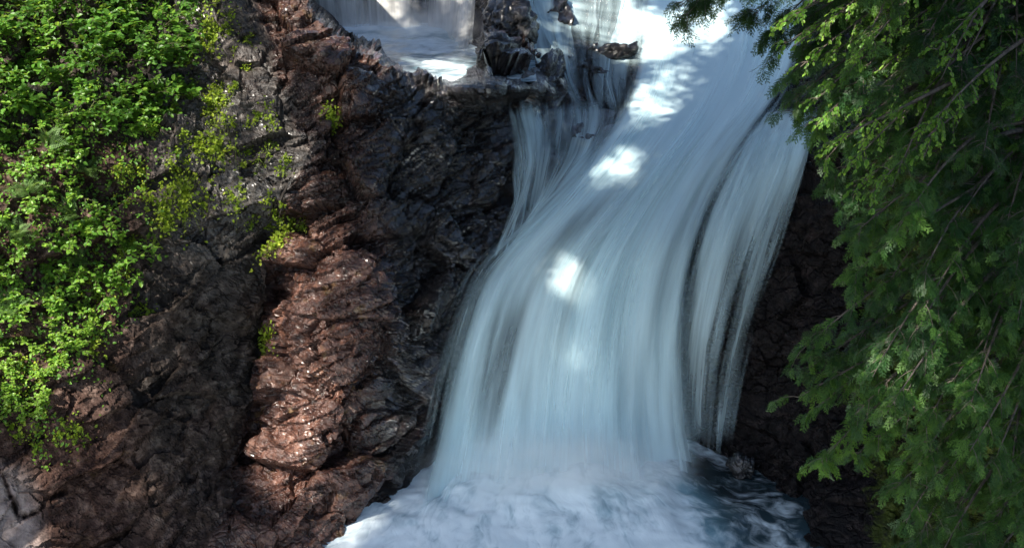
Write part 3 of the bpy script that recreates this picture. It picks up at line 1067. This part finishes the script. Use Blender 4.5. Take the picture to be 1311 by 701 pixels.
# middle and lower shrubs, lighter
mid = poisson([(-60, 180), (90, 170), (110, 260), (100, 300), (60, 400), (-60, 410)], 34, 36, np.random.default_rng(4))
for i, (x, y) in enumerate(mid):
    leafy_shrub(x, y, 0.48, 300 + i, 'low light green shrub between the ferns halfway down the slope', 'low shrubs halfway down the slope', 0.08, .25)
for i, (x, y, s_, lb) in enumerate([
        (120, 300, .62, 'bright green leafy shrub lit by sun halfway down the slope'),
        (165, 330, .60, 'bright leafy shrub reaching out over the shaded rock'),
        (100, 352, .58, 'bright green leafy shrub below the ferns in the sun'),
        (140, 372, .55, 'leafy shrub at the edge of the big shadow on the slope'),
        (70, 395, .50, 'round leafy shrub low on the slope above the mossy stones'),
        (100, 190, .50, 'leafy shrub just below the upper thicket beside bare brown soil'),
        (185, 170, .45, 'narrow leafy shrub on bare soil between the thicket and the wet rock')]):
    leafy_shrub(x, y, s_, 400 + i, lb, None, 0.095, .22)
low = poisson([(-60, 390), (130, 390), (115, 460), (70, 490), (40, 540), (-60, 560)], 34, 28, np.random.default_rng(5))
for i, (x, y) in enumerate(low):
    leafy_shrub(x, y, 0.42, 500 + i, 'small yellow-green shrub low on the slope', 'small yellow-green shrubs', 0.06, .45, 1.4)
fe = poisson([(-60, 160), (110, 160), (120, 290), (60, 420), (-60, 430)], 16, 48, np.random.default_rng(6))
for i, (x, y) in enumerate(fe):
    fern(x, y, 0.40, 600 + i, 'pale green feathery fern among the shrubs on the slope', G_FE, .1 * (i % 3))
TUFTS = [(277, 120, .34, 'bright yellow-green tuft on the grey rock below the thicket corner'), (276, 184, .40, 'round yellow-green tuft in the middle of the wet grey rock'),
         (235, 245, .55, 'largest yellow-green plant on the grey rock, above the big shadow'), (208, 268, .34, 'yellow-green tuft below and left of the largest rock plant'),
         (362, 290, .46, 'yellow-green plant hanging beside the red rock spur'), (374, 308, .34, 'pale tuft drooping at the edge of the red rock'),
         (352, 428, .30, 'lone bright green plant on the shaded gully wall'), (425, 148, .24, 'dull green tuft in shade high on the rock spur'),
         (270, 42, .36, 'yellow-green plants in a streak beside the top of the thicket'), (252, 190, .18, 'small tuft left of the round tuft on wet rock')]
for i, (x, y, s_, lb) in enumerate(TUFTS):
    tuft(x, y, s_, 700 + i, lb, None, int(70 + 260 * s_), .5 if i in (4, 5, 6, 8) else .15)
tr_ = np.random.default_rng(12)
tp = poisson([(150, 165), (215, 170), (262, -10), (305, -10), (330, 120), (375, 200), (385, 330), (330, 340), (300, 270), (230, 280), (180, 330), (200, 400), (150, 420), (60, 500), (110, 560), (60, 590), (0, 540), (0, 480), (100, 420), (120, 250)], 110, 12, tr_)
for i, (x, y) in enumerate(tp):
    tuft(x, y, float(tr_.uniform(.08, .24)), 800 + i, 'tiny yellow-green sprout growing in a crack of the slope', G_TU, int(tr_.integers(14, 50)), .3)

# low carpet between the shrubs
r = np.random.default_rng(20)
n = 16000
x = r.uniform(-120, 330, n); y = r.uniform(-90, 600, n)
lim = np.interp(y, [-90, 0, 100, 200, 300, 420, 520, 600], [285, 275, 235, 190, 175, 150, 95, 60])
keep = (x < lim + 25 * r.normal(size=n)) & (vnoise(np.stack([x / 28, y / 28, x * 0], -1), 21) + .35 * smooth(60, -20, x - lim) * smooth(480, 380, y) > .58)
x, y = x[keep], y[keep]
P, N = lut(PT, x, y), lut(NTs, x, y)
n = len(x)
V, F = scatter(_lv, _lf, P + N * r.uniform(.01, .10, (n, 1)), frames_many(rand_unit(r, n) + .4 * N, N * .6 + np.array([0, -.2, .8]) + .4 * r.normal(size=(n, 3))), r.uniform(.035, .085, n))
o = link('undergrowth', mesh('undergrowth', V, F, False, {'var': np.repeat(np.clip(.5 + .25 * r.normal(size=n), 0, 1), len(_lv))}), None, M_LEAF)
tag(o, 'low leafy undergrowth carpeting the earth between the shrubs', 'undergrowth', None, 'stuff')

# ------------------------------------------------------------------ cedars on the right bank
def cedar(name, base, top, tips, seed, label, spray=0.30, tone=0.0, trunk_r=0.16, dead=(), droop=0.25, per=10, wand=0.55, tmpl=None, mat=None, nsp=8):
    r = np.random.default_rng(seed)
    base, top = np.array(base), np.array(top)
    root = empty(name, base)
    tag(root, label, 'tree')
    ax = top - base
    tp_ = bez(np.zeros(3), ax * .5 + np.array([r.normal() * .15, r.normal() * .15, 0]), ax, 14)
    V, F = tubes([(tp_, np.linspace(trunk_r, .03, 14))], 9)
    link('trunk', mesh('trunk', V, F, True), root, M_BARK)
    paths, O, Yd, Zd, S, Va = [], [], [], [], [], []
    for tip in tips:
        q = np.array(tip) - base
        hz = np.linalg.norm(q[:2] - (ax * (q[2] / ax[2]))[:2])
        h0 = np.clip(q[2] + droop * hz + r.normal() * .15, .15, ax[2] - .1)
        st = np.array([np.interp(h0, tp_[:, 2], tp_[:, k]) for k in range(3)])
        L = np.linalg.norm(q - st)
        c = (st + q) / 2 + np.array([0, 0, .22 * L]) + r.normal(size=3) * .06 * L
        B = bez(st, c, q, 14)
        paths.append((B, np.linspace(.012 + .012 * L, .005, 14)))
        nt_ = int(per * (.5 + .45 * L))
        tone_b = tone + r.normal() * .17
        for k in range(nt_):
            t = 1 - (1 - .22) * r.random() ** 1.4
            i0 = min(int(t * 13), 12)
            p = B[i0] + (B[i0 + 1] - B[i0]) * (t * 13 - i0)
            bd = norm(B[i0 + 1] - B[i0])
            sd = norm(np.cross(bd, np.array([0, 0, 1.0]))) * (1 if k % 2 else -1)
            l2 = wand * r.uniform(.4, 1.1) * (1.15 - .6 * t)
            e = norm(bd * .8 + sd * r.uniform(.2, 1.0) + np.array([0, 0, r.normal() * .25]))
            if k == 0: p, e, l2 = B[-2], bd, .25
            T = bez(p, p + e * l2 * .5 + np.array([0, 0, .05]), p + e * l2 - np.array([0, 0, .22 * l2]), 6)
            paths.append((T, np.linspace(.006, .002, 6)))
            for m in range(nsp):
                u = r.uniform(.15, 1) * 5
                j0 = min(int(u), 4)
                p2 = T[j0] + (T[j0 + 1] - T[j0]) * (u - j0)
                td = norm(T[j0 + 1] - T[j0])
                s2 = norm(np.cross(td, np.array([0, 0, 1.0])) + 1e-4) * (1 if m % 2 else -1)
                O.append(p2)
                Yd.append(td * .8 + s2 * r.uniform(.1, .9) + np.array([0, 0, -.30]) + .22 * r.normal(size=3))
                Zd.append(np.array([0, -.25, 1.0]) + .45 * r.normal(size=3))
                S.append(spray * r.uniform(.55, 1.15))
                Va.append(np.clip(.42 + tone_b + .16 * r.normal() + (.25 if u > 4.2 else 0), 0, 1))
    O, Yd, Zd, S, Va = map(np.array, (O, Yd, Zd, S, Va))
    VV, FF, AA, off = [], [], [], 0
    fr = frames_many(Yd, Zd)
    for k in range(3):
        T, TF = (tmpl or SPRAYS)[k]
        V, F = scatter(T, TF, O[k::3], fr[k::3], S[k::3])
        VV.append(V); FF.append(F + off); off += len(V)
        AA.append(np.repeat(Va[k::3], len(T)))
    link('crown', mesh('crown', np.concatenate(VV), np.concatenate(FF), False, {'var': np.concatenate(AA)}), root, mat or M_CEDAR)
    V, F = tubes(paths, 4)
    link('branches', mesh('branches', V, F, True), root, M_BARK)
    for dpts in dead:
        D = np.array(dpts) - base
        V, F = tubes([(curve3(D), np.linspace(.008, .002, 12))], 5)
        ob = link('dead_twig', mesh('dead_twig', V, F, True), root, M_DEAD)
        tag(ob, 'bare pale twig')
    return root


def curve3(P):
    t = np.linspace(0, 1, len(P)); u = np.linspace(0, 1, 12)
    return np.stack([np.interp(u, t, P[:, k]) for k in range(3)], -1)


def tips_for(poly, n, dmin, edge, Yc, spread, seed):
    r = np.random.default_rng(seed)
    p = poisson(poly, n, dmin, r)
    pts = [at(x, y, Yc + r.uniform(-spread, spread * .7)) for x, y in p]
    pts += [at(x, y, Yc + dy) for x, y, dy in edge]
    return pts


U1 = [(1000, -60), (995, 50), (1030, 90), (1018, 150), (1055, 170), (1065, 215), (1095, 255), (1100, 300), (1180, 300), (1450, 300), (1450, -80)]
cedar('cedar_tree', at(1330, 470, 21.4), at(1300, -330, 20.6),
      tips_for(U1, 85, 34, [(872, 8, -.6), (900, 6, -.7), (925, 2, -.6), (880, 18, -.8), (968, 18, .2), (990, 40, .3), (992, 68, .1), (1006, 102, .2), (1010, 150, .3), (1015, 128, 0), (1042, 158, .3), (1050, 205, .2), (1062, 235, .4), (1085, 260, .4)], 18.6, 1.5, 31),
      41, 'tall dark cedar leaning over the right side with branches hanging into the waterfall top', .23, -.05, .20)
U2 = [(1090, 290), (1110, 360), (1095, 380), (1080, 430), (1062, 460), (1070, 540), (1085, 580), (1140, 605), (1170, 650), (1180, 730), (1450, 760), (1450, 290)]
cedar('cedar_tree', at(1345, 860, 19.4), at(1325, 120, 19.4),
      tips_for(U2, 90, 33, [(1024, 450, .2), (1036, 470, .3), (1022, 508, .2), (1048, 520, .1), (1050, 592, -.2), (1062, 575, 0), (1145, 625, -.2), (1160, 668, -.3), (1172, 700, -.3), (1098, 300, .5), (1096, 350, .6)], 17.4, 1.3, 32),
      42, 'bushy green cedar filling the lower right corner in front of the black gorge wall', .225, .08, .17)

U3 = [(1000, 20), (1012, 110), (1035, 150), (1060, 200), (1090, 245), (1150, 250), (1210, 170), (1220, 60), (1150, 0)]
cedar('broadleaf_tree', at(1390, 430, 20.0), at(1330, -120, 19.2),
      tips_for(U3, 26, 34, [(1000, 30, .2), (1046, 160, .1), (1056, 205, .1), (1090, 250, 0), (1015, 60, .1)], 17.6, .8, 33),
      43, 'slender broadleaf tree with sunlit yellow-green leaves reaching through the dark cedar', .062, .02, .06,
      tmpl=[(_lv, _lf)] * 3, mat=M_LEAF, nsp=13, wand=.5)

# ------------------------------------------------------------------ forest above the gorge: unseen crowns, leaves laid along sun rays to shade chosen patches
LIT = [  # sun patches the crowns are shaped to leave open: centre, radii, angle, strength (picture plane of the ground they light)
    (90, 110, 190, 210, 0, 1.3), (60, 330, 130, 160, 0, 1.3), (150, 340, 65, 60, 0, 1.2), (235, 160, 75, 130, 0, 1.3), (318, 165, 62, 110, -8, 1.3),
    (300, 255, 80, 60, 0, .75), (370, 250, 40, 95, 10, .95), (420, 330, 55, 55, 0, 1.25), (395, 425, 60, 75, 0, 1.2), (420, 510, 70, 70, 0, 1.0),
    (375, 590, 60, 50, 0, .8), (375, 30, 40, 45, 0, 1.0), (460, 75, 40, 22, 40, .8), (425, 130, 40, 22, 30, .7), (545, 112, 55, 12, 15, .85), (600, 130, 25, 14, 0, .6),
    (60, 470, 75, 60, 0, 1.0), (40, 600, 55, 45, 20, .6), (120, 560, 26, 50, 0, .58), (170, 640, 24, 46, 0, .5), (260, 500, 14, 50, 10, .42), (20, 680, 60, 30, 0, .62),
    (450, 690, 40, 34, -30, 1.0), (724, 352, 24, 28, 0, 1.0), (736, 448, 20, 34, 15, .56), (790, 225, 60, 20, -40, .38), (850, 130, 70, 34, -35, .47), (835, 50, 60, 40, 0, .56),
    (770, 15, 70, 40, 0, .56), (690, 50, 40, 26, 30, .42), (590, 90, 40, 16, 10, .7), (490, 20, 190, 90, 0, .46), (900, 20, 40, 60, 0, .45),
    (610, 300, 12, 20, 0, .4), (600, 240, 20, 8, 0, .55),
]
LIT_TREES = [(1000, 35, 35, 35, 0, 1.0), (1075, 165, 70, 50, 0, 1.0), (1095, 225, 60, 35, 0, 1.0), (1150, 110, 60, 60, 0, .7), (1205, 230, 20, 25, 0, .8),
             (1280, 30, 60, 50, 0, .62), (1075, 460, 25, 25, 0, .8), (1105, 415, 20, 30, 0, .6), (1265, 378, 22, 18, 0, .8), (1180, 330, 70, 50, 0, .52), (1180, 480, 100, 100, 0, .52), (1100, 340, 40, 40, 0, .6), (1050, 580, 40, 40, 0, .5), (1290, 590, 40, 60, 0, .5), (1180, 640, 60, 40, 0, .45)]


def lit_val(px, py, lst, seed):
    v = np.zeros_like(px)
    for cx, cy, rx, ry, an, st_ in lst:
        c_, s_ = math.cos(R(an)), math.sin(R(an))
        dx, dy = px - cx, py - cy
        q = np.sqrt(((dx * c_ + dy * s_) / rx) ** 2 + ((-dx * s_ + dy * c_) / ry) ** 2)
        v = np.maximum(v, st_ * smooth(1.35, .65, q))
    n = fbm(np.stack([px / 55, py / 55, px * 0 + seed], -1), 4, seed, .65)
    return v + .42 * n * smooth(0, .2, v) * smooth(1.3, .7, v)


E1 = norm(np.cross(SUN, np.array([0, 1.0, 0])))
E2 = np.cross(SUN, E1)
CELL = .10
gx, gy = np.meshgrid(np.arange(-60, 1420, 3.0), np.arange(-60, 770, 3.0))
lv = lit_val(gx, gy, LIT, 77)
yy = np.where((gx > 560) & (gx < 1030), lut(YS, gx, gy) - .35 - .55 * smooth(150, 330, gy), 0)
pts = np.where((yy > 0)[..., None], at(gx, gy, np.maximum(yy, 1)), lut(PT, gx, gy) + np.where(gx < 250, .25, .05)[..., None] * lut(NTs, gx, gy))
tx, ty = np.meshgrid(np.arange(960, 1420, 3.0), np.arange(-60, 760, 3.0))
lt = lit_val(tx, ty, LIT_TREES, 78)
pt2 = at(tx, ty, np.where(ty < 300, 18.2, 17.0))
ap = np.concatenate([pts.reshape(-1, 3), pt2.reshape(-1, 3)])
al_ = np.concatenate([lv.ravel(), lt.ravel()])
kind = np.concatenate([np.zeros(lv.size), np.ones(lt.size)])
u, v = ap @ E1, ap @ E2
u0, v0 = u.min() - 1, v.min() - 1
iu, iv = ((u - u0) / CELL).astype(int), ((v - v0) / CELL).astype(int)
NU, NV = iu.max() + 10, iv.max() + 10
sh = np.zeros((NU, NV)); li = np.zeros((NU, NV)); kd = np.zeros((NU, NV)); zz = np.zeros((NU, NV))
lw = smooth(.20, .68, al_)
np.add.at(sh, (iu, iv), 1 - lw); np.add.at(li, (iu, iv), lw)
np.add.at(kd, (iu, iv), kind)
sh, li, kd = blur(sh, 1.5), blur(li, 1.5), blur(kd, 1.5)
shade = sh / np.maximum(sh + li, 1e-6)
ci, cj = np.nonzero((shade > .2) & (sh > .02))
r = np.random.default_rng(90)
rep = 13
ci, cj = np.repeat(ci, rep), np.repeat(cj, rep)
keep = r.random(len(ci)) < shade[ci, cj] ** 2.2 * np.where(shade[ci, cj] > .93, 1, .62)
ci, cj = ci[keep], cj[keep]
isr = (kd[ci, cj] > .5 * (sh + li)[ci, cj])
uu, vv = u0 + (ci + r.random(len(ci))) * CELL, v0 + (cj + r.random(len(ci))) * CELL
Pp = uu[:, None] * E1 + vv[:, None] * E2
Zt = np.where(isr, r.uniform(13.0, 15.5, len(ci)), r.uniform(15.5, 20.5, len(ci)))
# crowns are layered in tiers rather than spread evenly
Zt = Zt + .5 * np.sin(uu * 2.1) * np.cos(vv * 1.7)
LP = Pp + SUN * ((Zt - Pp[:, 2]) / SUN[2])[:, None]
trunks = [(-300, -90, 0), (-380, 120, 0), (-400, 330, 0), (-60, -118, 0), (80, -126, 0), (-400, 600, 0), (-380, 850, 0), (1470, -90, 1), (1560, 120, 1), (1520, 400, 1)]
TB = np.array([lut(PT, a_, b_) for a_, b_, _ in trunks])
TR = np.array([c_ for _, _, c_ in trunks])
cen = LP.copy()
CK = np.zeros((len(trunks), 2))
for side in (0, 1):                      # neighbouring crowns share the canopy between them
    ks = np.nonzero(TR == side)[0]
    Q_ = LP[isr == bool(side)][:, :2]
    c_ = TB[ks][:, :2] + (np.array([3.5, -3.0]) if side == 0 else np.array([-3.5, -1.0]))
    for it in range(12):
        ow = np.linalg.norm(Q_[:, None] - c_[None], axis=-1).argmin(1)
        c_ = np.stack([Q_[ow == q].mean(0) * .9 + c_[q] * .1 if (ow == q).any() else c_[q] for q in range(len(ks))])
    for q, k in enumerate(ks): CK[k] = c_[q]
D = np.linalg.norm(LP[:, None, :2] - CK[None], axis=-1) + 100 * (TR[None] != isr[:, None])
own = D.argmin(1)
# every crown has its own height and a domed shape
hk = np.array([0, .8, -.6, .5, -.4, .9, -.3, 0, .5, -.4])
dist = np.sort(D, axis=1)[:, 0]
Zn = LP[:, 2] + hk[own] - .10 * np.minimum(dist, 5) ** 2 * np.where(isr, .35, 1) + 1.0
LP = LP + SUN * ((Zn - LP[:, 2]) / SUN[2])[:, None]
LBL = ['forest tree above the left bank, nearest the top corner of the slope', 'forest tree above the left bank beside the leafy thicket', 'forest tree above the left bank beside the ferns',
       'forest tree on the ridge behind the leafy thicket', 'forest tree on the ridge above the upper pool', 'forest tree above the left bank beside the mossy stones', 'forest tree low on the left bank next to the cracked pale rock',
       'forest tree on the right bank behind the tall dark cedar', 'forest tree on the right bank beside the tall dark cedar', 'forest tree on the right bank beside the bushy green cedar']
for k in range(len(trunks)):
    sel = own == k
    if sel.sum() < 50: continue
    L = LP[sel]
    root = empty('forest_tree', TB[k])
    tag(root, LBL[k], 'tree')
    rel = L - TB[k]
    nL = len(rel)
    V, F = scatter(_lv, _lf, rel, frames_many(rand_unit(r, nL), np.array([0, 0, 1.0]) + .7 * r.normal(size=(nL, 3))), r.uniform(.11, .20, nL))
    link('crown', mesh('crown', V, F, False, {'var': np.repeat(r.random(nL), len(_lv))}), root, M_CAN)
    ctr = rel.mean(0)
    topz = max(rel[:, 2].max(), 6)
    tpt = bez(np.array([0, 0, -.3]), np.array([0, 0, topz * .6]), np.array([ctr[0] * .12, ctr[1] * .12, topz]), 12)
    V, F = tubes([(tpt, np.linspace(.13, .03, 12))], 9)
    link('trunk', mesh('trunk', V, F, True), root, M_BARK)
    cell = np.floor(rel / 2.3).astype(int)
    _, inv = np.unique(cell, axis=0, return_inverse=True)
    inv = inv.ravel()
    bp_ = []
    for q in range(inv.max() + 1):
        m = inv == q
        if m.sum() < 120: continue
        e = rel[m].mean(0)
        hh = np.clip(e[2] - .25 * np.linalg.norm(e[:2]), topz * .3, topz * .95)
        s0 = np.array([np.interp(hh, tpt[:, 2], tpt[:, c_]) for c_ in range(3)])
        bp_.append((bez(s0, (s0 + e) / 2 + np.array([0, 0, .6]), e, 9), np.linspace(.022, .006, 9)))
    if bp_:
        V, F = tubes(bp_, 5)
        link('branches', mesh('branches', V, F, True), root, M_BARK)

# ------------------------------------------------------------------ spray hanging over the foot of the fall
def mist(px, py, Y, sx, sy, sz, den, label):
    bm = bmesh.new()
    bmesh.ops.create_icosphere(bm, subdivisions=3, radius=1.0)
    me = bpy.data.meshes.new('mist'); bm.to_mesh(me); bm.free()
    t = NT('mist')
    co = t.n('ShaderNodeTexCoord').outputs['Object']
    ln = t.n('ShaderNodeVectorMath', operation='LENGTH'); t.l(co, ln.inputs[0])
    f = t.mapr(ln.outputs['Value'], 1.0, 0.2)
    n = t.mapr(t.noise(co, 2.2, 3, .6), .35, .75, .35, 1.3)
    pv = t.n('ShaderNodeVolumePrincipled')
    pv.inputs['Color'].default_value = (.995, .998, 1, 1)
    t.l(t.math('MULTIPLY', t.math('MULTIPLY', f, n), den), pv.inputs['Density'])
    t.l(pv.outputs[0], t.out.inputs['Volume'])
    o = link('mist', me, None, t.m)
    o.location = at(px, py, Y); o.scale = (sx, sy, sz)
    return tag(o, label, 'mist', None, 'stuff')


mist(530, 40, 33.2, 2.2, .9, .8, 1.0, 'pale spray at the foot of the small upper waterfall')
mist(715, 606, 22.8, 3.0, 1.0, 1.1, 1.2, 'soft white spray hanging over the foot of the waterfall')
SC.cycles.volume_step_rate = 2.0
SC.cycles.volume_bounces = 6
#END
